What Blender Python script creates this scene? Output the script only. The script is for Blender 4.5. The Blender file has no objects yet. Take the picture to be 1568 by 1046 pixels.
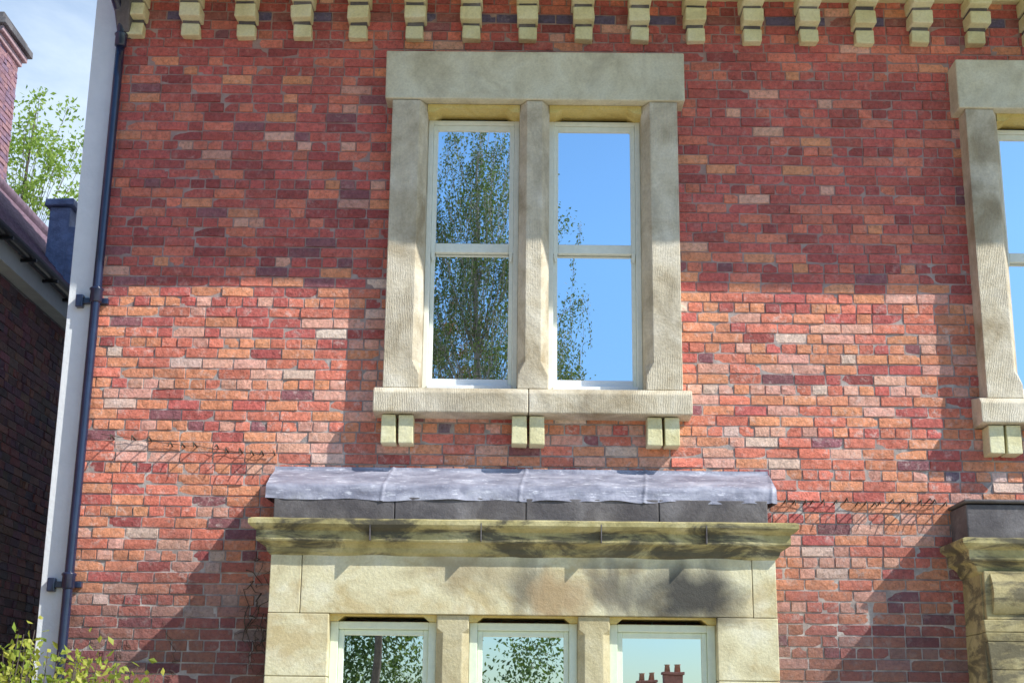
import bpy, bmesh, math, random
from mathutils import Vector, Matrix, noise
random.seed(7)
rnd=random.random
def U(a,b): return a+(b-a)*rnd()
col=bpy.context.scene.collection

# ---------------------------------------------------------------- helpers
def empty(name):
    o=bpy.data.objects.new(name,None); col.objects.link(o); return o
def mesh(name,verts,faces,mat,parent=None,smooth=False,fcols=None):
    me=bpy.data.meshes.new(name); me.from_pydata([tuple(v) for v in verts],[],faces); 
    if mat: me.materials.append(mat)
    if fcols is not None:
        at=me.attributes.new("bc",'FLOAT_COLOR','FACE')
        flat=[]
        for c in fcols: flat.extend((c[0],c[1],c[2],1.0))
        at.data.foreach_set("color",flat)
    if smooth:
        for p in me.polygons: p.use_smooth=True
    me.update()
    o=bpy.data.objects.new(name,me); col.objects.link(o)
    if parent: o.parent=parent
    return o
def fixn(o):
    bm=bmesh.new(); bm.from_mesh(o.data); bmesh.ops.recalc_face_normals(bm,faces=bm.faces); bm.to_mesh(o.data); bm.free()
def bevel(o,w,seg=2):
    m=o.modifiers.new("bev",'BEVEL'); m.width=w; m.segments=seg; m.limit_method='ANGLE'; m.angle_limit=math.radians(35)
def box(name,x0,x1,y0,y1,z0,z1,mat,parent=None,bev=0.0,jit=0.0):
    v=[(x,y,z) for x in (x0,x1) for y in (y0,y1) for z in (z0,z1)]
    if jit: v=[(a+U(-jit,jit),b+U(-jit,jit),c+U(-jit,jit)) for a,b,c in v]
    f=[(0,1,3,2),(4,6,7,5),(0,4,5,1),(2,3,7,6),(0,2,6,4),(1,5,7,3)]
    o=mesh(name,v,f,mat,parent); fixn(o)
    if bev: bevel(o,bev)
    return o
def loft(name,sections,mat,parent=None,bev=0,smooth=False):
    n=len(sections[0]); v=[]; f=[]
    for s in sections: v.extend(s)
    for k in range(len(sections)-1):
        for i in range(n):
            j=(i+1)%n
            f.append((k*n+i,k*n+j,(k+1)*n+j,(k+1)*n+i))
    f.append(tuple(range(n))); f.append(tuple(range((len(sections)-1)*n,len(sections)*n)))
    o=mesh(name,v,f,mat,parent,smooth); fixn(o)
    if bev: bevel(o,bev)
    return o
def prism_x(name,prof,x0,x1,mat,parent=None,bev=0):
    return loft(name,[[(x0,y,z) for y,z in prof],[(x1,y,z) for y,z in prof]],mat,parent,bev)
def sweep3(name,prof,xl,xr,yf,mat,parent=None,nx=60,wob=0.0):
    rows=[]
    for p,z in prof:
        row=[(xl-p,0.0,z),(xl-p,yf-p,z)]
        for i in range(1,nx):
            x=(xl-p)+(xr-xl+2*p)*i/nx
            w=wob*noise.noise(Vector((x*5,z*9,1.3)))
            row.append((x,yf-p+w,z+w*0.6))
        row+= [(xr+p,yf-p,z),(xr+p,0.0,z)]
        rows.append(row)
    n=len(rows[0]); v=[q for r in rows for q in r]; f=[]
    for k in range(len(rows)-1):
        for i in range(n-1):
            f.append((k*n+i,k*n+i+1,(k+1)*n+i+1,(k+1)*n+i))
    return mesh(name,v,f,mat,parent)
def tube_data(pts,rad,n=8):
    v=[];f=[]; pts=[Vector(p) for p in pts]
    for i,p in enumerate(pts):
        d=(pts[min(i+1,len(pts)-1)]-pts[max(i-1,0)])
        if d.length<1e-6: d=Vector((0,0,1))
        d.normalize()
        a=d.orthogonal() if i==0 else (a-d*a.dot(d))
        if a.length<1e-5: a=d.orthogonal()
        a.normalize(); b=d.cross(a)
        r=rad[i] if isinstance(rad,(list,tuple)) else rad
        for k in range(n):
            t=2*math.pi*k/n; v.append(p+a*math.cos(t)*r+b*math.sin(t)*r)
    for i in range(len(pts)-1):
        for k in range(n):
            f.append((i*n+k,i*n+(k+1)%n,(i+1)*n+(k+1)%n,(i+1)*n+k))
    f.append(tuple(reversed(range(n)))); f.append(tuple(range((len(pts)-1)*n,len(pts)*n)))
    return v,f
class Acc:
    def __init__(s): s.v=[];s.f=[]
    def add(s,v,f):
        b=len(s.v); s.v.extend(v); s.f.extend([tuple(i+b for i in q) for q in f])
    def tube(s,pts,rad,n=8): s.add(*tube_data(pts,rad,n))
    def make(s,name,mat,parent=None,smooth=True): return mesh(name,s.v,s.f,mat,parent,smooth)
def leaf(acc,p,size,droop=0.0,asp=0.5):
    d=Vector((U(-1,1),U(-1,1),U(-1,1)-droop))
    if d.length<.1: d=Vector((0,0,-1))
    d.normalize(); s=d.cross(Vector((U(-1,1),U(-1,1),U(-1,1))))
    if s.length<.05: s=d.orthogonal()
    s.normalize(); n=d.cross(s); L=size*U(.6,1.25)
    p=Vector(p)
    acc.add([p,p+d*L*.5+s*L*asp*.5+n*L*.08,p+d*L,p+d*L*.5-s*L*asp*.5+n*L*.08],[(0,1,2,3)])

# ---------------------------------------------------------------- materials
def nm(name):
    m=bpy.data.materials.new(name); m.use_nodes=True; nt=m.node_tree; b=nt.nodes["Principled BSDF"]; return m,nt,b
class N:
    def __init__(s,nt): s.nt=nt
    def new(s,t,**k):
        n=s.nt.nodes.new(t)
        for a,v in k.items(): setattr(n,a,v)
        return n
    def link(s,a,b): s.nt.links.new(a,b)
    def coord(s,scale=(1,1,1)):
        tc=s.new('ShaderNodeTexCoord'); mp=s.new('ShaderNodeMapping'); mp.inputs['Scale'].default_value=scale
        s.link(tc.outputs['Object'],mp.inputs['Vector']); return mp.outputs[0]
    def noise(s,vec,scale,detail=4,rough=.6,dist=0):
        n=s.new('ShaderNodeTexNoise'); n.inputs['Scale'].default_value=scale; n.inputs['Detail'].default_value=detail
        n.inputs['Roughness'].default_value=rough; n.inputs['Distortion'].default_value=dist
        if vec is not None: s.link(vec,n.inputs['Vector'])
        return n.outputs['Fac']
    def ramp(s,fac,stops):
        r=s.new('ShaderNodeValToRGB'); e=r.color_ramp.elements
        while len(e)<len(stops): e.new(.5)
        for i,(p,c) in enumerate(stops):
            e[i].position=p; e[i].color=(c[0],c[1],c[2],1) if not isinstance(c,(int,float)) else (c,c,c,1)
        s.link(fac,r.inputs[0]); return r.outputs[0]
    def mix(s,fac,a,b,mode='MIX'):
        m=s.new('ShaderNodeMix',data_type='RGBA',blend_type=mode)
        for v,i in ((fac,0),(a,6),(b,7)):
            if isinstance(v,(int,float)): m.inputs[i].default_value=v
            elif isinstance(v,(tuple,list)): m.inputs[i].default_value=(v[0],v[1],v[2],1)
            else: s.link(v,m.inputs[i])
        return m.outputs[2]
    def math(s,op,a,b=0.0):
        m=s.new('ShaderNodeMath',operation=op)
        for v,i in ((a,0),(b,1)):
            if isinstance(v,(int,float)): m.inputs[i].default_value=v
            else: s.link(v,m.inputs[i])
        return m.outputs[0]
    def bump(s,h,dist,bsdf,strength=1.0):
        b=s.new('ShaderNodeBump'); b.inputs['Distance'].default_value=dist; b.inputs['Strength'].default_value=strength
        s.link(h,b.inputs['Height']); s.link(b.outputs[0],bsdf.inputs['Normal']); return b
    def sep(s,vec):
        x=s.new('ShaderNodeSeparateXYZ'); s.link(vec,x.inputs[0]); return x.outputs

def brick_mat(name,limez=True,dark=1.0):
    m,nt,b=nm(name); n=N(nt); v=n.coord()
    at=n.new('ShaderNodeAttribute',attribute_name="bc")
    c=n.mix(1.0,at.outputs['Color'],n.ramp(n.noise(v,42,6,.7),[(.28,.58),(.5,1.0),(.75,1.32)]),'MULTIPLY')
    c=n.mix(.6,c,n.ramp(n.noise(v,1.1,3),[(.3,(.72,.67,.68)),(.6,(1.1,1.06,1.03))]),'MULTIPLY')
    if limez:
        z=n.sep(v)[2]
        low=n.ramp(n.math('DIVIDE',z,8.0),[(.3,1.0),(.56,.7),(.62,.30)])
        sp=n.ramp(n.noise(v,16,8,.78,.4),[(.52,0),(.66,1)])
        sp2=n.ramp(n.noise(v,2.3,4),[(.38,.2),(.6,.9)])
        c=n.mix(n.math('MULTIPLY',n.math('MULTIPLY',sp,sp2),low),c,(.84,.68,.60))
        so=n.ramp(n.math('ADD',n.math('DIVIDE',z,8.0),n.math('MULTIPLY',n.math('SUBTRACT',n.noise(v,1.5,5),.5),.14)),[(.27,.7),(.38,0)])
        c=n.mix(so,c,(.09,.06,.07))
    sp3=n.ramp(n.noise(v,55,4,.7),[(.60,0),(.68,1)])
    c=n.mix(n.math('MULTIPLY',sp3,.45),c,(.14,.055,.05))
    n.link(c,b.inputs['Base Color']); b.inputs['Roughness'].default_value=.8
    h=n.math('ADD',n.noise(v,60,8,.75),n.math('MULTIPLY',n.noise(v,17,4,.6),1.4))
    n.bump(h,.0105,b)
    return m
M_brick=brick_mat("red_brick")
def mortar_mat():
    m,nt,b=nm("lime_mortar"); n=N(nt); v=n.coord()
    c=n.ramp(n.noise(v,6,8,.7),[(.3,(.22,.17,.155)),(.5,(.42,.355,.32)),(.7,(.68,.62,.56))])
    z=n.sep(v)[2]
    c=n.mix(n.ramp(n.math('DIVIDE',z,8.0),[(.5,0.0),(.66,.6)]),c,(.43,.23,.20))
    n.link(c,b.inputs['Base Color']); b.inputs['Roughness'].default_value=.95
    n.bump(n.noise(v,90,6,.7),.005,b); return m
M_mortar=mortar_mat()
def stone_mat(name,c1,c2,c3,tool=0.0,stain=None,soot=0.0):
    m,nt,b=nm(name); n=N(nt); v=n.coord()
    c=n.ramp(n.noise(v,3.2,7,.62,.6),[(.3,c1),(.5,c2),(.72,c3)])
    c=n.mix(.8,c,n.ramp(n.noise(v,60,5,.7),[(.3,.82),(.6,1.05)]),'MULTIPLY')
    if soot:
        v2=n.coord((.8,1.0,2.6)) if soot>.5 else n.coord((1,1,.6))
        s=n.ramp(n.noise(v2,2.6,8,.68,.8),[(.46,0),(.57 if soot>.5 else .70,1)])
        c=n.mix(n.math('MULTIPLY',s,soot),c,(.05,.047,.043) if soot>.5 else (.17,.13,.09))
    if stain: c=stain(n,v,c)
    n.link(c,b.inputs['Base Color']); b.inputs['Roughness'].default_value=.88
    h=n.math('ADD',n.math('MULTIPLY',n.noise(v,45,8,.7),.7),n.math('MULTIPLY',n.noise(v,7,4),1.4))
    if tool:
        w=n.new('ShaderNodeTexWave',wave_type='BANDS',bands_direction='X'); w.inputs['Scale'].default_value=26
        w.inputs['Distortion'].default_value=4; w.inputs['Detail'].default_value=3
        n.link(v,w.inputs['Vector']); h=n.math('ADD',h,n.math('MULTIPLY',w.outputs['Fac'],n.ramp(n.noise(v,1.7,3),[(.42,0),(.58,tool)])))
    n.bump(h,.007,b); return m
M_stone=stone_mat("sandstone_grey",(.44,.35,.22),(.68,.59,.43),(.85,.77,.62),tool=.28,soot=.5)
M_lintel=stone_mat("sandstone_lintel",(.52,.46,.31),(.71,.65,.47),(.82,.78,.61),soot=.3)
M_ochre=stone_mat("ochre_stained_stone",(.60,.43,.12),(.75,.58,.20),(.78,.66,.32))
def baystain(n,v,c):
    x,y,z=n.sep(v)
    c=n.mix(n.ramp(n.noise(n.coord((1,1,1.6)),1.8,5,.6,.7),[(.50,0),(.62,.6)]),c,(.52,.38,.16))
    nz=n.noise(v,2.1,3,.5,.5); nx_=n.noise(n.coord((1.3,1,.8)),2.9,3,.5,.5)
    xx=n.math('ADD',x,n.math('MULTIPLY',n.math('SUBTRACT',nz,.5),.8)); zz=n.math('ADD',z,n.math('MULTIPLY',n.math('SUBTRACT',nx_,.5),.40))
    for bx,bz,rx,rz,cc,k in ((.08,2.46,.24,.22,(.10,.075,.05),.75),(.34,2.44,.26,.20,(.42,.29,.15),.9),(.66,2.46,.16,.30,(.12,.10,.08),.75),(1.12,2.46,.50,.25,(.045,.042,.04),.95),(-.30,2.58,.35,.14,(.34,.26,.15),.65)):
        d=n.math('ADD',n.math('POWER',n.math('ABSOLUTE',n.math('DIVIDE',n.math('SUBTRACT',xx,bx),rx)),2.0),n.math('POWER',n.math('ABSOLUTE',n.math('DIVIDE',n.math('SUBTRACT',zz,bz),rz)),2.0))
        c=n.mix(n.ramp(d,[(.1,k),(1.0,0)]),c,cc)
    return c
M_bay=stone_mat("sandstone_bay",(.58,.50,.29),(.75,.68,.43),(.83,.78,.57),stain=baystain)
M_cornice=stone_mat("weathered_cornice",(.24,.20,.08),(.48,.41,.18),(.68,.60,.33),soot=.82)
M_pil=stone_mat("sandstone_pilaster",(.30,.24,.11),(.47,.39,.19),(.60,.52,.29),soot=.68)
M_mull=stone_mat("sandstone_mullion",(.44,.36,.19),(.58,.50,.29),(.68,.61,.40),soot=.3)
M_cream=stone_mat("cream_brick",(.66,.58,.30),(.80,.74,.44),(.86,.82,.58))
M_slab=stone_mat("dark_slab",(.08,.07,.075),(.14,.125,.125),(.25,.23,.23))
def simple(name,c,rough=.5,var=.15,scale=8,bump=0,metal=0,spec=.5,bs=30):
    m,nt,b=nm(name); n=N(nt); v=n.coord()
    cc=n.ramp(n.noise(v,scale,6,.65),[(.3,tuple(k*(1-var) for k in c)),(.7,tuple(min(.92,k*(1+var)) for k in c))])
    n.link(cc,b.inputs['Base Color']); b.inputs['Roughness'].default_value=rough; b.inputs['Metallic'].default_value=metal
    b.inputs['Specular IOR Level'].default_value=spec
    if bump: n.bump(n.noise(v,bs,6,.65),bump,b)
    return m
M_sash=simple("sash_paint_cream",(.87,.88,.77),.45,.06,20,.001)
M_sash2=simple("sash_paint_green",(.79,.85,.66),.45,.06,20,.001)
M_white=simple("white_cill_paint",(.84,.86,.90),.45,.05,12,.001)
M_render=simple("white_painted_render",(.84,.87,.88),.75,.07,3,.004)
M_iron=simple("navy_gloss_iron",(.018,.024,.06),.2,.25,10,.0008,spec=.8)
M_black=simple("black_iron",(.012,.012,.015),.35,.3)
m,nt,b=nm("lead_sheet"); n=N(nt); v=n.coord((1,1,1))
c=n.ramp(n.noise(n.coord((.6,1,2.5)),5,8,.7,.5),[(.3,(.16,.16,.21)),(.5,(.32,.32,.39)),(.7,(.52,.52,.59))])
c=n.mix(n.ramp(n.noise(n.coord((.5,1,2)),22,6,.7),[(.57,0),(.66,.75)]),c,(.76,.76,.82))
n.link(c,b.inputs['Base Color']); b.inputs['Roughness'].default_value=.6; b.inputs['Metallic'].default_value=.05
n.bump(n.noise(v,14,5,.6),.008,b); M_lead=m
def glass_mat(name):
    m,nt,b=nm(name); n=N(nt); nt.nodes.remove(b); out=nt.nodes['Material Output']
    v=n.coord(); g=n.new('ShaderNodeBsdfGlossy'); g.inputs['Roughness'].default_value=.006; g.inputs['Color'].default_value=(.95,.98,1,1)
    d=n.new('ShaderNodeBsdfDiffuse'); d.inputs['Color'].default_value=(.02,.022,.025,1)
    bp=n.new('ShaderNodeBump'); bp.inputs['Distance'].default_value=.0006; bp.inputs['Strength'].default_value=1
    n.link(n.noise(v,2.2,1,.5),bp.inputs['Height']); n.link(bp.outputs[0],g.inputs['Normal'])
    mx=n.new('ShaderNodeMixShader'); mx.inputs[0].default_value=.93
    n.link(d.outputs[0],mx.inputs[1]); n.link(g.outputs[0],mx.inputs[2]); n.link(mx.outputs[0],out.inputs['Surface']); return m
M_glass=glass_mat("old_window_glass")
def leaf_mat(name,c1,c2,trans=.35):
    m,nt,b=nm(name); n=N(nt); v=n.coord(); out=nt.nodes['Material Output']
    g=n.new('ShaderNodeNewGeometry')
    c=n.ramp(g.outputs['Random Per Island'],[(0,c1),(1,c2)])
    n.link(c,b.inputs['Base Color']); b.inputs['Roughness'].default_value=.55
    t=n.new('ShaderNodeBsdfTranslucent'); n.link(n.mix(.5,c,(.35,.5,.05)),t.inputs['Color'])
    mx=n.new('ShaderNodeMixShader'); mx.inputs[0].default_value=trans
    n.link(b.outputs[0],mx.inputs[1]); n.link(t.outputs[0],mx.inputs[2]); n.link(mx.outputs[0],out.inputs['Surface']); return m
M_leaf=leaf_mat("birch_leaves",(.03,.06,.018),(.13,.21,.05),.25)
M_leaf2=leaf_mat("ash_leaves",(.16,.27,.04),(.42,.54,.11),.5)
M_leaf3=leaf_mat("shrub_leaves",(.25,.38,.05),(.66,.64,.12),.45)
M_leafr=leaf_mat("copper_leaves",(.14,.03,.02),(.34,.11,.05),.2)
M_bark=simple("bark",(.10,.08,.06),.9,.3,12,.01)
M_barkb=simple("birch_bark",(.30,.28,.25),.8,.4,9,.005)

# ---------------------------------------------------------------- brick layer
CH=.077
def palette(x,z):
    r=rnd()
    if z>6.8 and z<6.9: return (.16,.13,.22) if r<.6 else (.40,.14,.12)
    lo=max(0,min(1,(4.95-z)/.8))  # sunlight below the eaves shadow edge put into brighter lower brick colours
    crim=(.60,.145,.12); deep=(.43,.10,.09); orange=(.82,.33,.18); pink=(.84,.43,.32); purp=(.34,.13,.14); slate=(.26,.19,.22); pale=(.86,.61,.50); red=(.76,.235,.155)
    if lo>rnd():
        w=[(orange,.33),(red,.29),(pink,.18),(crim,.08),(deep,.035),(purp,.03),(pale,.05),(slate,.005)]
    else:
        w=[(crim,.56),(red,.20),(deep,.14),(pink,.025),(orange,.05),(purp,.025)]
    r=rnd()
    for c,k in w:
        r-=k
        if r<=0: break
    s=U(.86,1.12); return tuple(min(.88,q*s*U(.96,1.04)) for q in c)
def lay_bricks(name,x0,x1,z0,z1,holes,mat,parent,pal,full=True,soft=.0022,M=None,CHh=CH):
    V=[];F=[];C=[]
    z=z0; row=0; G=.0034
    while z<z1-.03:
        header=(row%4==3)
        L=.1125 if header else .232
        x=x0-(0 if header else (L*.5 if row%2 else 0))-(.056 if header else 0)
        while x<x1:
            l=L*U(.975,1.025)
            if (not header) and rnd()<.10: l=.1125
            a=max(x,x0)+G; e=min(x+l,x1)-G; zz0=z+G; zz1=z+CHh-G
            x+=l
            segs=[(a,e)]
            for hx0,hx1,hz0,hz1 in holes:
                if zz1>hz0 and zz0<hz1:
                    ns=[]
                    for s0,s1 in segs:
                        if s1<=hx0 or s0>=hx1: ns.append((s0,s1))
                        else:
                            if s0<hx0: ns.append((s0,hx0))
                            if s1>hx1: ns.append((hx1,s1))
                    segs=ns
            for s0,s1 in segs:
                if s1-s0<.02: continue
                c=pal((s0+s1)/2,z)
                nx=5 if (s1-s0)>.15 else 3
                b=len(V); base=-.0115+U(-.004,.004); tx=U(-.0048,.0048); tz=U(-.0036,.0036)
                ox=U(-.001,.001); oz=U(-.0014,.0014)+.006*noise.noise(Vector((s0*.7,z*1.3,2)))
                rows=3 if full else 2
                if not full: nx=2
                for j in range(rows):
                    for i in range(nx):
                        u=i/(nx-1); w=j/(rows-1)
                        edge=(i in (0,nx-1)) + (j in (0,rows-1))
                        px=s0+.003+(s1-s0-.006)*u+ox+ (U(-1,1)*soft*.6 if i in(0,nx-1) else 0)
                        pz=zz0+.003+(zz1-zz0-.006)*w+oz+(U(-1,1)*soft*.6 if j in(0,rows-1) else 0)
                        py=base+tx*(u-.5)*2+tz*(w-.5)*2+U(-.002,.002)+(.0012*edge if edge else 0)
                        if edge==2 and rnd()<.09: py+=.006
                        V.append((px,py,pz))
                for j in range(rows-1):
                    for i in range(nx-1):
                        F.append((b+j*nx+i,b+j*nx+i+1,b+(j+1)*nx+i+1,b+(j+1)*nx+i)); C.append(c)
                ring=[b+i for i in range(nx)]+[b+j*nx+nx-1 for j in range(1,rows)]+[b+(rows-1)*nx+i for i in range(nx-2,-1,-1)]+[b+j*nx for j in range(rows-2,0,-1)]
                o=len(V); cx=(s0+s1)/2; cz=(zz0+zz1)/2+oz
                for q in ring:
                    p=V[q]; V.append((p[0]+(.003 if p[0]>cx else -.003)*(1 if abs(p[0]-cx)>(s1-s0)*.4 else 0),.004,p[2]+(.003 if p[2]>cz+.01 else (-.003 if p[2]<cz-.01 else 0))))
                nr=len(ring)
                for q in range(nr):
                    F.append((ring[q],o+q,o+(q+1)%nr,ring[(q+1)%nr])); C.append(c)
        z+=CHh; row+=1
    o=mesh(name,V,F,mat,parent,fcols=C)
    if M is not None: o.matrix_world=M
    return o

# ================================================================= HOUSE
house=empty("brick_house")
SH=4.284
XL,XR,ZT=-3.085,9.2,7.25
hw=[(-.72,.95,3.86,6.11),(-.72+SH,.95+SH,3.83,6.08)]
lay_bricks("front_brickwork",XL,XR,-.02,ZT,hw,M_brick,house,palette)
def wall_with_holes(name,x0,x1,z0,z1,y,holes,mat,parent):
    xs=sorted({x0,x1}|{h[0] for h in holes}|{h[1] for h in holes}); zs=sorted({z0,z1}|{h[2] for h in holes}|{h[3] for h in holes})
    V=[];F=[]
    for i in range(len(xs)-1):
        for j in range(len(zs)-1):
            cx=(xs[i]+xs[i+1])/2; cz=(zs[j]+zs[j+1])/2
            if any(h[0]<cx<h[1] and h[2]<cz<h[3] for h in holes): continue
            b=len(V); V+=[(xs[i],y,zs[j]),(xs[i+1],y,zs[j]),(xs[i+1],y,zs[j+1]),(xs[i],y,zs[j+1])]; F.append((b,b+1,b+2,b+3))
    return mesh(name,V,F,mat,parent)
wall_with_holes("mortar_bed",XL,XR,-.02,ZT,-.003,hw,M_mortar,house)
box("side_wall_right",XR-.3,XR,.01,8,-.02,ZT,M_mortar,house)
box("back_wall",-3.28,XR,7.8,8,-.02,ZT,M_mortar,house)
box("dark_rooms",-3.0,XR-.4,.40,7.7,0,7.1,M_black,house)
box("white_corner_strip",-3.287,-3.088,-.012,8.0,-.02,7.9,M_render,house,.004)

def upper_window(dx,dz):
    w=empty("stone_window"); w.parent=house
    c=.12+dx
    yF=-.18
    box("lintel",c-1.12,c+1.12,-.20,.2,6.108+dz,6.498+dz,M_lintel,w,.010,.004)
    zb=3.895+dz; zt=6.105+dz
    def jamb(name,xo,xi,mat=M_stone):
        s=1 if xi>xo else -1
        secs=[]
        for z,ch in ((zb,.004),(zb+.10,.006),(zb+.20,.055),(zb+.9,.055),(zt,.055)):
            secs.append([(xo,.2,z),(xo,yF,z),(xi-s*(ch),yF,z),(xi,yF+ch*1.7,z),(xi,.2,z)])
        loft(name,secs,mat,w,.006)
    jamb("jamb_left",c-1.065,c-.805); jamb("jamb_right",c+1.065,c+.805)
    secs=[]
    for z,ch in ((zb,.004),(zb+.10,.006),(zb+.20,.055),(zt,.055)):
        a=.112
        secs.append([(c-a,.2,z),(c-a,yF+ch*1.7,z),(c-a+ch,yF,z),(c+a-ch,yF,z),(c+a,yF+ch*1.7,z),(c+a,.2,z)])
    loft("mullion",secs,M_stone,w,.006)
    for x0,x1 in ((c-.805,c-.112),(c+.112,c+.805)):
        prof=[(x0,6.106),(x0,6.045),(x0+.05,6.045),(x0+.10,6.078),(x1-.10,6.078),(x1-.05,6.045),(x1,6.045),(x1,6.106)]
        loft("head",[[(x,-.10,z+dz) for x,z in prof],[(x,.12,z+dz) for x,z in prof]],M_ochre,w)
    prof=[(.2,3.93+dz),(.0,3.925+dz),(-.18,3.893+dz),(-.215,3.855+dz),(-.215,3.712+dz),(-.02,3.705+dz),(.2,3.705+dz)]
    prism_x("sill_left",prof,c-1.127,c-.032,M_stone,w,.008)
    prism_x("sill_right",prof,c-.027,c+1.127,M_stone,w,.008)
    for bc in (c-.955,c-.03,c+.925):
        for s in (-1,1):
            x=bc+s*.062
            box("corbel",x-.052,x+.052,-.16,.0,3.50+dz,3.702+dz,M_cream,w,.006,.003)
    for x0,x1 in ((c-.805,c-.112),(c+.112,c+.805)):
        t=.038; z0=3.932+dz; z1=6.045+dz; f=M_sash
        box("frame_l",x0+.001,x0+t,.06,.16,z0,z1,f,w,.004); box("frame_r",x1-t,x1-.001,.06,.16,z0,z1,f,w,.004)
        box("frame_head",x0+t,x1-t,.062,.16,z1-.03,z1,f,w,.004)
        box("frame_cill",x0+t,x1-t,.04,.16,z0,z0+.035,M_white,w,.004)
        a=x0+t+.001; e=x1-t-.001; s=.034; zm=5.03+dz
        box("up_stile_l",a,a+s,.085,.12,zm-.035,z1-.031,f,w,.003); box("up_stile_r",e-s,e,.085,.12,zm-.035,z1-.031,f,w,.003)
        box("up_rail",a+s,e-s,.087,.12,z1-.070,z1-.031,f,w,.003)
        box("meeting_rail",a+s,e-s,.082,.13,zm-.038,zm+.034,f,w,.005)
        for q in (a+s*.5,e-s*.5):
            loft("horn",[[(q-.014,.085,zm-.035),(q+.014,.085,zm-.035),(q+.014,.118,zm-.035),(q-.014,.118,zm-.035)],
                         [(q-.013,.088,zm-.07),(q+.013,.088,zm-.07),(q+.013,.115,zm-.07),(q-.013,.115,zm-.07)],
                         [(q-.005,.095,zm-.10),(q+.005,.095,zm-.10),(q+.005,.11,zm-.10),(q-.005,.11,zm-.10)]],f,w)
        box("lo_stile_l",a,a+s-.004,.122,.155,z0+.036,zm-.036,f,w,.003); box("lo_stile_r",e-s+.004,e,.122,.155,z0+.036,zm-.036,f,w,.003)
        box("lo_rail",a+s-.004,e-s+.004,.12,.155,z0+.036,z0+.10,M_white,w,.004)
        for nme,yy,za,zb2 in (("glass_upper",.105,zm,z1-.06),("glass_lower",.14,z0+.09,zm)):
            ang=U(-.001,.001); angx=U(-.0015,.0015)
            v=[(a+.01,yy+ang,za),(e-.01,yy-ang,za),(e-.01,yy-ang+angx,zb2),(a+.01,yy+ang+angx,zb2)]
            mesh(nme,v,[(0,1,2,3)],M_glass,w)
upper_window(0,0); upper_window(SH,-.03)

# ---------------- eaves
eav=empty("eaves"); eav.parent=house
EO=-1.34
for i in range(-8,22):
    x=.488+.431*i
    if x<XL+.1 or x>XR: continue
    for s,(p0,z0,w0) in enumerate(((.085,6.662,.070),(.17,6.790,.080),(.25,6.918,.084))):
        xx=x+U(-.007,.007)
        box("dentil_%d"%s,xx-w0,xx+w0,-p0+U(-.008,.008),.0,z0+U(-.003,.003),z0+.106,M_cream,eav,.010,.005)
        if s>0: box("joint",xx-w0+.018,xx+w0-.018,-p0+.075+.012,0,z0-.026,z0+.004,M_slab,eav)
box("cream_course",XL,XR,-.07,.0,7.035,7.25,M_cream,eav,.006)
box("soffit",-3.12,XR+.3,EO,.0,7.255,7.285,M_cream,eav)
box("fascia",-3.12,XR+.3,EO-.03,EO-.001,7.20,7.40,M_render,eav)
secs=[]
for k in range(121):
    x=(XL-.1)+(XR+.4-XL)*k/120; sg=.03*noise.noise(Vector((x*.9,0,0)))+.012*noise.noise(Vector((x*4,3,0)))
    secs.append([(x,EO-.09-.062*math.cos(math.pi*q/12)+sg*.6,7.37-.062*math.sin(math.pi*q/12)+sg) for q in range(13)])
loft("gutter",secs,M_iron,eav)
M_slate=simple("slate",(.10,.09,.12),.6,.3,6,.01)
loft("roof",[[(-3.2,EO-.06,7.42),(-3.2,4.0,11.2),(-3.2,9.0,7.42)],[(XR+.3,EO-.06,7.42),(XR+.3,4.0,11.2),(XR+.3,9.0,7.42)]],M_slate,eav)
loft("kneeler",[[(-3.08,0,6.66),(-3.08,-.10,6.68),(-2.99,-.10,6.68),(-2.99,0,6.66)],[(-3.08,0,6.8),(-3.08,-.2,6.8),(-2.97,-.2,6.8),(-2.97,0,6.8)],[(-3.08,0,7.02),(-3.08,-.26,7.02),(-2.96,-.26,7.02),(-2.96,0,7.02)]],M_slab,eav,.01)

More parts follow.
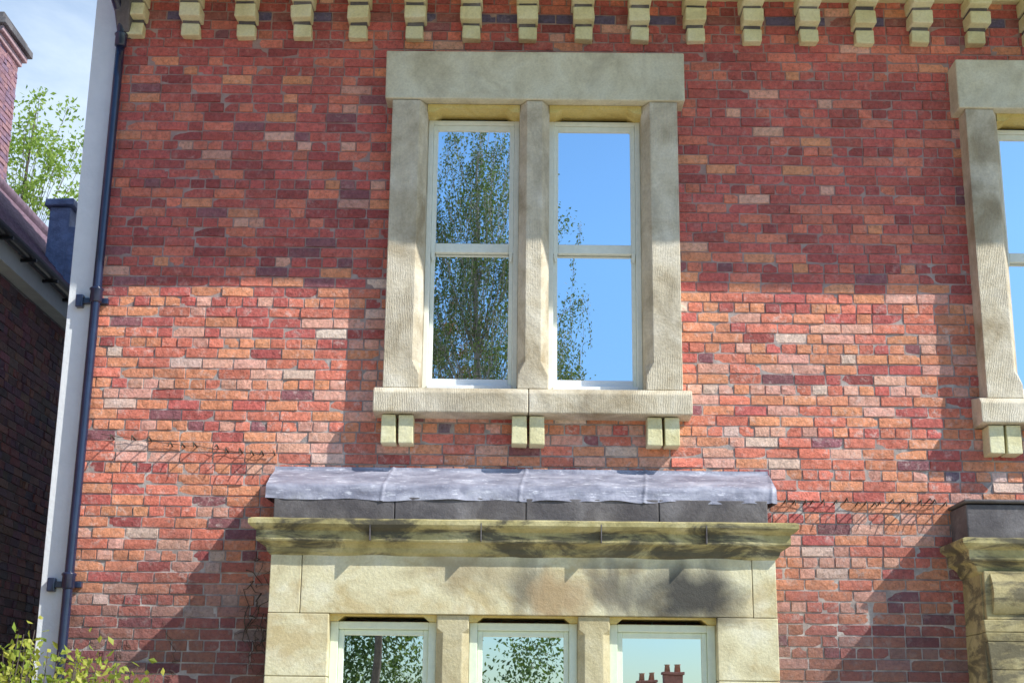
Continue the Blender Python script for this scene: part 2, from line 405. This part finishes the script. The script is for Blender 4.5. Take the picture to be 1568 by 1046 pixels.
# ---------------- stone bay
def bay(cx,dz,openings,xl,xr,ms=M_bay):
    g=empty("stone_bay"); g.parent=house
    yb=-.40
    zl0,zl1=2.30+dz,2.76+dz
    joints=[xl,xl+.213,cx+1.535,xr]
    for i in range(3):
        box("lintel_block",joints[i]+.002,joints[i+1]-.002,yb-.001*i,.0,zl0,zl1,ms,g,.005)
    xs=[xl]+[q for o in openings for q in o]+[xr]
    for i in range(0,len(xs),2):
        edge=i in (0,len(xs)-2); a,e=xs[i],xs[i+1]
        if edge:
            h=0; zz=zl0-.003
            while zz>0.9:
                hh=U(.36,.46) if h else .41
                box("quoin",a,e,yb,.0,zz-hh+.004,zz,ms,g,.006); zz-=hh; h+=1
        else:
            c0,c1=a,e; ch=.045; secs=[]
            for z in (.9,zl0-.12,zl0-.09,zl0-.003):
                k2=ch if z<zl0-.1 else .008
                secs.append([(c0,-.1,z),(c0,yb+.02+k2,z),(c0+k2,yb+.02,z),(c1-k2,yb+.02,z),(c1,yb+.02+k2,z),(c1,-.1,z)])
            loft("mullion",secs,M_mull,g,.004)
    for a,e in openings:
        prof=[(a,zl0-.002),(a,zl0-.045),(a+.05,zl0-.045),(a+.09,zl0-.012),(e-.09,zl0-.012),(e-.05,zl0-.045),(e,zl0-.045),(e,zl0-.002)]
        loft("head",[[(x,yb+.04,z) for x,z in prof],[(x,-.1,z) for x,z in prof]],M_ochre,g)
        f=M_sash2; t=.055; z1=zl0-.046; z0=.95
        box("frame_l",a+.001,a+t,-.30,-.2,z0,z1,f,g,.004); box("frame_r",e-t,e-.001,-.30,-.2,z0,z1,f,g,.004)
        box("frame_head",a+t,e-t,-.298,-.2,z1-.05,z1,f,g,.006)
        s=.035
        box("stile_l",a+t+.001,a+t+s,-.275,-.22,z0,z1-.051,f,g,.004); box("stile_r",e-t-s,e-t-.001,-.275,-.22,z0,z1-.051,f,g,.004)
        box("rail",a+t+s,e-t-s,-.273,-.22,z1-.088,z1-.051,f,g,.004)
        mesh("glass",[(a+t,-.25,z0),(e-t,-.25,z0),(e-t,-.25,z1-.06),(a+t,-.25,z1-.06)],[(0,1,2,3)],M_glass,g)
    box("bay_sill",xl-.05,xr+.05,yb-.06,.0,.78,.90,M_bay,g,.01)
    box("bay_base",xl,xr,yb+.01,.0,-.02,.78,M_bay,g)
    zc=2.70+dz
    prof=[(0,zc-.02),(.02,zc+.0),(.03,zc+.03),(.055,zc+.055),(.085,zc+.065),(.09,zc+.075),(.09,zc+.135),(.10,zc+.142),(.125,zc+.158),(.14,zc+.175),(.14,zc+.205),(.12,zc+.215),(-.30,zc+.235)]
    sweep3("cornice",prof,xl,xr,yb,M_cornice,g,140,.006)
    for q in (-1.02,-.28,.52,1.22):
        x=cx+q
        if xl<x<xr: box("cornice_joint",x-.003,x+.003,yb-.1425,yb,zc+.07,zc+.19,M_slab,g)
    return g
ops=[(-1.225,-.512),(-.294,.430),(.643,1.353)]
b1=bay(.06,0,ops,-1.635,1.757)
for i,(a,e) in enumerate(((-1.64,-.82),(-.815,.075),(.08,.98),(.985,1.722))):
    box("blocking_stone",a,e,-.355-.002*i,0,2.90,3.085,M_slab,b1,.006,.002)
def lead(x0,x1,z_top,z_bot,yb,parent):
    nx=420; nv=18; V=[];F=[]
    joints=[-1.71,-.86,.08,.93,1.80]
    for i in range(nx+1):
        x=x0+(x1-x0)*i/nx
        for j in range(nv+1):
            u=j/nv
            if u<.08: y=-.032; z=z_top-u*.4
            elif u<.75:
                t=(u-.08)/.67; y=-.032+(yb+.032)*t**.9; z=(z_top-.03)+(z_bot+.085-z_top+.03)*t
            else:
                t=(u-.75)/.25; y=yb-.012*t; z=z_bot+.085-.105*t
            w=noise.noise(Vector((x*3.0,u*3.0,.5)))*.024+noise.noise(Vector((x*10,u*6,3.5)))*.010
            r=sum(math.exp(-((x+.05*u-q)/.010)**2) for q in joints)*.008
            env=min(1,u*4+.05)
            y-= (abs(w)*env*.8+r); z+= w*env*.45+r*.5
            if j==nv: z+=noise.noise(Vector((x*4,8,0)))*.014
            V.append((x,y,z))
    n1=nv+1
    for i in range(nx):
        for j in range(nv): F.append((i*n1+j,i*n1+j+1,(i+1)*n1+j+1,(i+1)*n1+j))
    mesh("lead_flashing",V,F,M_lead,parent,True)
    for i in (0,nx):
        row=[V[i*n1+j] for j in range(n1)]+[(V[i*n1][0],0,z_bot)]
        mesh("lead_end",row,[tuple(range(len(row)))],M_lead,parent)
lead(-1.70,1.79,3.345,3.085,-.345,b1)
b2=bay(4.9,-.08,[(3.55,4.25),(4.5,5.2),(5.45,6.15)],3.12,6.6,M_pil)
box("blocking_stone",3.07,6.55,-.37,0,2.83,3.08,M_slab,b2,.01,.004)
box("blocking_top",3.05,6.57,-.40,0,3.083,3.11,M_slab,b2,.01,.004)
def pil(z0,z1,p0,p1):
    x0,x1=3.14,3.50
    loft("pilaster_band",[[(x0-p0,-.40,z0),(x0-p0,-.44-p0,z0),(x1+p0,-.44-p0,z0),(x1+p0,-.40,z0)],[(x0-p1,-.40,z1),(x0-p1,-.44-p1,z1),(x1+p1,-.44-p1,z1),(x1+p1,-.40,z1)]],M_pil,b2,.006)
pil(2.30,2.62,.01,.01); pil(2.22,2.298,.035,.045); pil(2.16,2.218,.02,.035); pil(1.98,2.158,.0,.02); pil(.9,1.978,0,0)
loft("console_scroll",[[(3.17,-.44-.02-.05*math.sin(math.pi*t),2.34+.26*t),(3.48,-.44-.02-.05*math.sin(math.pi*t),2.34+.26*t),(3.48,-.43,2.34+.26*t),(3.17,-.43,2.34+.26*t)] for t in [q/8 for q in range(9)]],M_pil,b2)

# ---------------- drainpipe
pipe=empty("drainpipe")
A=Acc()
def px(z): return -3.052-.006*(6.7-z)
A.tube([(px(z),-.075,z) for z in (0.05,2,3.5,5,6.3,6.62)],.034,20)
A.tube([(px(6.6),-.075,6.6),(px(6.7),-.085,6.70),(px(6.7)-.01,-.16,6.83),(px(6.7)-.03,-.36,6.95),(px(6.7)-.05,-.7,7.08),(px(6.7)-.05,-1.2,7.20),(px(6.7)-.05,EO-.09,7.30)],[.036]*7,20)
for z in (4.58,2.52,.6,6.62):
    y=-.075
    A.tube([(px(z),y,z-.055),(px(z),y,z-.045),(px(z),y,z+.03),(px(z),y,z+.045),(px(z),y,z+.05),(px(z),y,z+.06)],[.036,.045,.045,.052,.052,.04],20)
A.make("pipe",M_iron,pipe)
for z in (4.55,2.50,.6):
    x=px(z); box("ear_bracket",x-.13,x+.08,-.045,-.002,z-.022,z+.022,M_iron,pipe,.006)
    box("ear_end",x-.155,x-.10,-.06,-.002,z-.05,z+.045,M_iron,pipe,.008)

# ---------------- climbing plant remnants / nails on the wall
tw=Acc()
def twig(p,steps,step,r,bias):
    pts=[Vector(p)]
    for i in range(steps):
        pts.append(pts[-1]+Vector((U(-1,1)+bias[0],U(-.25,.25),U(-1,1)+bias[2]))*step)
        pts[-1].y=min(-.015,max(-.06,pts[-1].y))
    tw.tube(pts,[r*(1-.6*i/len(pts)) for i in range(len(pts))],5)
for x0,x1,z0,z1,st in ((1.84,3.05,3.14,3.12,.065),(-2.95,-1.74,3.56,3.42,.11)):
    dx=x1-x0
    tw.tube([(x0+dx*i/30,-.034+U(-.003,.003),z0+(z1-z0)*i/30+U(-.006,.006)) for i in range(31)],.0024,5)
    x=x0
    while x<x1:
        x+=st*U(.6,1.4); z=z0+(z1-z0)*(x-x0)/dx+U(-.02,.02); L=U(.08,.12)
        tw.tube([(x,.0,z),(x+U(-.006,.006),-L,z+.014),(x+U(-.01,.01),-L-.012,z-U(.0,.03))],[.0060,.0052,.0036],6)
for i in range(16): twig((U(-1.88,-1.68),-.03,U(2.1,2.8)),9,.05,.0036,(0,0,-.6))
for i in range(4): twig((U(-3.0,-2.0),-.03,U(1.9,2.1)),10,.05,.0025,(-.3,0,.3))
tw.make("climbing_plant_stems",M_bark,None)

# ================================================================= NEIGHBOUR
nb=empty("neighbouring_house")
def pal_dark(x,z):
    c=random.choice([(.22,.12,.12),(.28,.13,.12),(.17,.11,.12),(.32,.16,.14)]); return tuple(q*U(.8,1.2) for q in c)
M_brickd=brick_mat("dark_brick",False)
MW=Matrix.Translation((-4.5,0,0))@Matrix(((0,-1,0,0),(1,0,0,0),(0,0,1,0),(0,0,0,1)))
lay_bricks("side_brickwork",-4,4.2,-.02,5.6,[],M_brickd,nb,pal_dark,False,M=MW)
M_mord=simple("dark_mortar",(.36,.33,.31),.95,.2,20,.003)
box("body",-9.5,-4.503,-4,9.6,-.02,5.62,M_mord,nb)
M_soff=simple("pale_soffit_paint",(.62,.68,.62),.7,.1,5,.003)
box("soffit_board",-4.5,-4.36,-4.1,9.65,5.62,5.66,M_soff,nb)
box("fascia_board",-4.36,-4.335,-4.1,9.65,5.60,5.78,M_soff,nb)
gp=[]
for q in range(11):
    t=math.pi*q/10; gp.append((-4.265-.062*math.cos(t),5.80-.062*math.sin(t)))
loft("gutter",[[(x,-4.1,z) for x,z in gp],[(x,9.65,z) for x,z in gp]],M_black,nb)
for y in (-3,-1.8,-.6,.6,1.2,1.8,2.4,3.0,3.6,4.1): box("gutter_bracket",-4.33,-4.19,y-.015,y+.015,5.72,5.745,M_black,nb)
M_tile=simple("plum_clay_tile",(.26,.16,.20),.75,.35,9,.01)
rx,rz,ex,ez=-6.5,8.30,-4.29,5.80
V=[];F=[]; nn=26
sx=(rx-ex)/nn; sz=(rz-ez)/nn
for i in range(nn):
    a=(ex+sx*i,ez+sz*i); e=(ex+sx*(i+1),ez+sz*(i+1))
    b=len(V)
    V+=[(a[0],-4.15,a[1]+.018),(a[0],9.7,a[1]+.018),(e[0],9.7,e[1]),(e[0],-4.15,e[1]),(a[0],-4.15,a[1]),(a[0],9.7,a[1])]
    F+=[(b,b+1,b+2,b+3),(b+4,b+5,b+1,b)]
mesh("roof_tiles",V,F,M_tile,nb)
loft("roof_body",[[(ex,-4.1,ez-.02),(rx,-4.1,rz-.03),(-9.7,-4.1,ez-.6)],[(ex,9.65,ez-.02),(rx,9.65,rz-.03),(-9.7,9.65,ez-.6)]],M_tile,nb)
A=Acc(); A.tube([(rx,-4.15,rz+.02),(rx,9.7,rz+.02)],.09,12); A.make("ridge_tiles",M_tile,nb)
M_bluel=simple("blue_lead",(.26,.30,.42),.5,.35,8,.02)
box("parapet_pier",-5.0,-4.80,4.34,4.8,5.7,7.18,M_bluel,nb,.012,.015)
box("parapet_pier_cap",-5.05,-4.75,4.30,4.84,7.182,7.26,M_bluel,nb,.012,.01)
box("parapet_step",-4.80,-4.66,4.36,4.8,5.6,6.95,M_bluel,nb,.012,.015)
box("parapet_foot",-4.66,-4.52,4.38,4.8,5.6,6.62,M_bluel,nb,.012,.015)
nb.location=(0,0,-.28)
# chimney
ch=empty("chimney_stack")
def pal_ch(x,z):
    c=random.choice([(.72,.50,.44),(.62,.38,.34),(.78,.62,.56),(.42,.26,.30)]); return tuple(q*U(.85,1.15) for q in c)
cx0,cx1,cy0,cy1=-7.9,-6.85,7.0,7.8
M_brickc=brick_mat("chimney_brick",False)
o=lay_bricks("stack_front",cx0,cx1,7.0,10.2,[],M_brickc,ch,pal_ch,False); o.location=(0,cy0,0)
def pal_chd(x,z):  # same stack, side face in darker bricks: its shade put into the colour
    return random.choice([(.36,.20,.24),(.30,.19,.26),(.44,.24,.25)])
MW=Matrix.Translation((cx1,0,0))@Matrix(((0,-1,0,0),(1,0,0,0),(0,0,1,0),(0,0,0,1)))
lay_bricks("stack_side",cy0,cy1,7.0,10.2,[],M_brickc,ch,pal_chd,False,M=MW)
box("stack_core",cx0,cx1-.003,cy0+.003,cy1,5,10.2,M_mortar,ch)
for i,(p,z0,z1,mt) in enumerate(((.04,10.2,10.28,0),(.09,10.283,10.36,0),(.14,10.363,10.46,1),(.08,10.463,10.56,1))):
    mt=M_slab if mt else simple("oversail_%d"%i,(.50,.32,.32),.85,.3,20,.006)
    box("oversail",cx0-p,cx1+p,cy0-p,cy1+p,z0,z1,mt,ch,.01,.006)
M_pot=simple("clay_pot",(.40,.20,.12),.8,.2)
A=Acc()
for x in (-7.65,-7.3):
    A.tube([(x,7.4,10.56),(x,7.4,10.62),(x,7.4,10.95),(x,7.4,10.97),(x,7.4,11.05)],[.17,.14,.11,.14,.14],14)
A.make("chimney_pots",M_pot,ch)

# ================================================================= TREES
def tree(name,base,H,crown_c,crown_r,nclump,nleaf,lsize,lm,bm,tr=.16,droop=0,strand=0,shape=None,inner=.35,sl=1.6):
    e=empty(name); W=Acc(); Lf=Acc(); b=Vector(base); cc=Vector(crown_c); cr=Vector(crown_r)
    top=Vector((cc.x,cc.y,cc.z+cr.z*.8)); pts=[];rad=[]
    for i in range(10):
        t=i/9; p=b.lerp(top,t); p.x+=math.sin(t*5+b.x)*.12*H*.06; p.y+=math.cos(t*4)*.1; pts.append(p); rad.append(tr*(1-t)**.8+.015)
    W.tube(pts,rad,10)
    for k in range(nclump):
        while True:
            d=Vector((U(-1,1),U(-1,1),U(-1,1)))
            if inner<d.length<1: break
        if shape: d=shape(d)
        p=Vector((cc.x+d.x*cr.x,cc.y+d.y*cr.y,cc.z+d.z*cr.z))
        tt=max(.15,min(.92,(p.z-b.z)/(top.z-b.z)-.18)); q=pts[int(tt*9)]
        mid=q.lerp(p,.5)+Vector((U(-.15,.15),U(-.15,.15),U(.05,.4)))
        r0=max(.010,tr*.28*(1-tt))
        W.tube([q,mid,p],[r0,r0*.6,.006],5)
        cs=U(.22,.5)*(.5+.25*H/8)
        for j in range(nleaf):
            g=Vector((random.gauss(0,.45),random.gauss(0,.45),random.gauss(0,.4)))*cs
            leaf(Lf,p+g,lsize,droop)
        for s in range(strand):
            q=p+Vector((U(-1,1),U(-1,1),U(-.4,.4)))*cs; L=U(.4,sl); sw=U(-.2,.1)
            tp=[q+Vector((sw*t*t,0,-L*t)) for t in (0,.33,.66,1)]
            W.tube(tp,.003,3)
            for t in range(int(L*34)):
                u=t/(L*34); leaf(Lf,q+Vector((sw*u*u+U(-.05,.05),U(-.05,.05),-L*u)),lsize*.95,1.2)
    W.make("trunk_and_limbs",bm,e); Lf.make("foliage",lm,e,False); return e
def birchshape(d):
    return Vector((d.x*(1-.35*max(0,d.z)**2),d.y,d.z))
tree("birch_tree",(-.75,-15,-.02),13.2,(-.72,-15,8.6),(2.05,1.4,4.4),175,105,.066,M_leaf,M_barkb,.10,.6,8,shape=birchshape,inner=.05,sl=1.4)
tree("copper_beech",(-2.9,-20,-.02),10.5,(-2.1,-20,8.4),(1.9,1.4,3.0),85,120,.09,M_leafr,M_bark,.09)
tree("ash_tree",(-11.2,20,-.02),15,(-11.0,20,12.9),(1.6,1.3,2.6),75,60,.13,M_leaf2,M_bark,.10,.2,inner=.2)
e=empty("distant_trees"); W=Acc(); Lf=Acc()
for i in range(24):
    x=-42+84*i/23+U(-1,1); y=U(-64,-54)
    if 1.2<x<13: continue
    h=U(7,10.5)
    W.tube([(x,y,-6),(x+U(-.3,.3),y,-6+h*.5),(x+U(-.5,.5),y,-6+h*.95)],[.3,.2,.05],6)
    for k in range(30):
        p=Vector((x+U(-1,1)*2.4,y+U(-1.8,1.8),-6+h*U(.35,1.0)))
        for j in range(30): leaf(Lf,p+Vector((random.gauss(0,.5),random.gauss(0,.5),random.gauss(0,.45))),.30)
for i in range(330):
    left=i<230
    x=U(-7.5,-2.9) if left else U(-2.9,1.5)
    top=6.0 if left else (2.9+.7*math.sin(x*2.3)+(1.4 if x>.0 else 0))
    p=Vector((x,-34+U(-1,1),U(.8,top)))
    for j in range(65): leaf(Lf,p+Vector((random.gauss(0,.34),random.gauss(0,.34),random.gauss(0,.34))),.16)
for k in range(5):
    x=-7+k*1.7; W.tube([(x,-35.5,-5),(x+.2,-35.5,0),(x+.4,-35.5,2.4 if k<3 else 1.5)],[.10,.07,.02],6)
W.make("trunks",M_bark,e); Lf.make("foliage",M_leaf,e,False)
# shrub at lower left
e=empty("garden_shrub"); W=Acc(); Lf=Acc()
for i in range(70):
    x=U(-3.6,-2.35); y=U(-1.3,-.6); h=U(1.78,2.16)-max(0,(x+3.2))*.26
    rt=Vector((x*.4-1.85,y*.5-.5,0)); md=Vector((x*.8-.6,y,h*.6)); tip=Vector((x+U(-.12,.2),y,h)); W.tube([rt,md,tip],[.012,.007,.0025],5)
    for j in range(36):
        t=rnd()**.6; q=md.lerp(tip,t)+Vector((random.gauss(0,.055),random.gauss(0,.055),random.gauss(0,.045))); leaf(Lf,q,.062,.1,.62)
W.make("stems",M_bark,e); Lf.make("foliage",M_leaf3,e,False)

# ================================================================= COTTAGE OPPOSITE
ct=empty("brick_cottage")
M_cb=simple("cottage_brick",(.38,.15,.11),.85,.3,6,.01)
box("walls",2.5,11.5,-56,-50,-6,-.2,M_cb,ct)
loft("roof",[[(2.3,-49.6,-.3),(2.3,-53,2.6),(2.3,-56.4,-.3)],[(11.7,-49.6,-.3),(11.7,-53,2.6),(11.7,-56.4,-.3)]],M_tile,ct)
for x,zt_ in ((5.7,3.35),(6.9,3.7)):
    box("stack",x-.42,x+.42,-53.4,-52.6,2.0,zt_,M_cb,ct,.02); box("stack_cap",x-.48,x+.48,-53.47,-52.53,zt_+.002,zt_+.12,M_cb,ct,.02)
    A=Acc()
    for q in (-.22,.22): A.tube([(x+q,-53,zt_+.1),(x+q,-53,zt_+.40),(x+q,-53,zt_+.46)],[.14,.11,.14],10)
    A.make("pots",M_pot,ct)
for x in (3.5,5.5,7.5,9.5):
    box("window",x,x+.9,-50.0,-49.95,-2.4,-1.2,M_white,ct); box("pane",x+.08,x+.82,-49.95,-49.94,-2.32,-1.28,M_black,ct)

# ================================================================= GROUND
V=[];F=[]; ys=[-300,-120,-80,-60,-50,-44,-38,-32,-27,-22,-18,-14,-10,-6,-2,2,8,20,60,150,400]; xs=[-400,-150,-60,-30,-15,-8,-4,0,4,8,15,30,60,150,400]
def gz(y):
    t=max(0,min(1,(-y-18)/27)); return -6*(t*t*(3-2*t))
for y in ys:
    for x in xs: V.append((x,y,gz(y)))
nx=len(xs)
for j in range(len(ys)-1):
    for i in range(nx-1): F.append((j*nx+i,j*nx+i+1,(j+1)*nx+i+1,(j+1)*nx+i))
m,nt,b=nm("pale_gravel_and_grass"); n=N(nt); v=n.coord()
yy=n.sep(v)[1]
gr=n.ramp(n.noise(v,30,8,.7),[(.3,(.46,.41,.32)),(.7,(.66,.60,.49))]); gs=n.ramp(n.noise(v,3,6),[(.3,(.05,.09,.025)),(.7,(.12,.17,.05))])
n.link(n.mix(n.ramp(n.math('DIVIDE',n.math('MULTIPLY',yy,-1.0),40),[(.44,0),(.5,1)]),gr,gs),b.inputs['Base Color']); b.inputs['Roughness'].default_value=.95
n.bump(n.noise(v,40,6),.02,b)
mesh("ground",V,F,m,None)

# ================================================================= LIGHT
sd=Vector((1.68,-1.0,1.80)).normalized()
sun=bpy.data.lights.new("sun",'SUN'); sun.energy=5.0; sun.angle=math.radians(.5); sun.color=(1,.98,.92)
so=bpy.data.objects.new("sun",sun); col.objects.link(so); so.rotation_euler=sd.to_track_quat('Z','Y').to_euler(); so.location=sd*30
w=bpy.data.worlds.new("World"); bpy.context.scene.world=w; w.use_nodes=True; nt=w.node_tree; n=N(nt)
bg=nt.nodes['Background']; sky=n.new('ShaderNodeTexSky',sky_type='NISHITA'); sky.sun_disc=False
sky.sun_elevation=math.asin(sd.z); sky.sun_rotation=math.atan2(sd.x,sd.y); sky.air_density=1.0; sky.dust_density=.3; sky.ozone_density=1.5
hs=n.new('ShaderNodeHueSaturation'); hs.inputs['Saturation'].default_value=1.24; hs.inputs['Value'].default_value=1.28; n.link(sky.outputs[0],hs.inputs['Color'])
tc=n.new('ShaderNodeTexCoord'); s=n.sep(tc.outputs['Generated'])
mp=n.new('ShaderNodeMapping'); mp.inputs['Scale'].default_value=(1,1,2.2); n.link(tc.outputs['Generated'],mp.inputs[0])
hz=n.ramp(s[2],[(0.0,(.40,.52,.62)),(.12,(.54,.66,.76)),(.32,(.92,1.0,1.06)),(.5,(1,1,1))])
base=n.mix(1.0,hs.outputs[0],hz,'MULTIPLY')
cl=n.ramp(n.noise(mp.outputs[0],3.2,8,.6,.3),[(.30,.35),(.58,1)])
north=n.ramp(s[1],[(.15,0),(.6,.9)])
c=n.mix(n.math('MULTIPLY',cl,north),base,(6.4,7.4,8.4))
n.link(c,bg.inputs['Color']); bg.inputs['Strength'].default_value=.15

# ================================================================= CAMERA
cam=bpy.data.cameras.new("camera"); cam.lens=50; cam.sensor_width=36; cam.clip_end=2000; cam.clip_start=.1
co=bpy.data.objects.new("camera",cam); col.objects.link(co)
p,yw,r=math.radians(15.042),math.radians(-.177),math.radians(.657)
f=Vector((math.sin(yw)*math.cos(p),math.cos(yw)*math.cos(p),math.sin(p))); rt=Vector((math.cos(yw),-math.sin(yw),0)); up=rt.cross(f)
r2=rt*math.cos(r)+up*math.sin(r); u2=up*math.cos(r)-rt*math.sin(r)
Mx=Matrix((r2,u2,-f)).transposed().to_4x4(); Mx.translation=Vector((0,-10,1.6)); co.matrix_world=Mx
sc=bpy.context.scene; sc.camera=co
sc.view_settings.view_transform='Standard'; sc.view_settings.look='None'; sc.view_settings.exposure=0; sc.view_settings.gamma=1
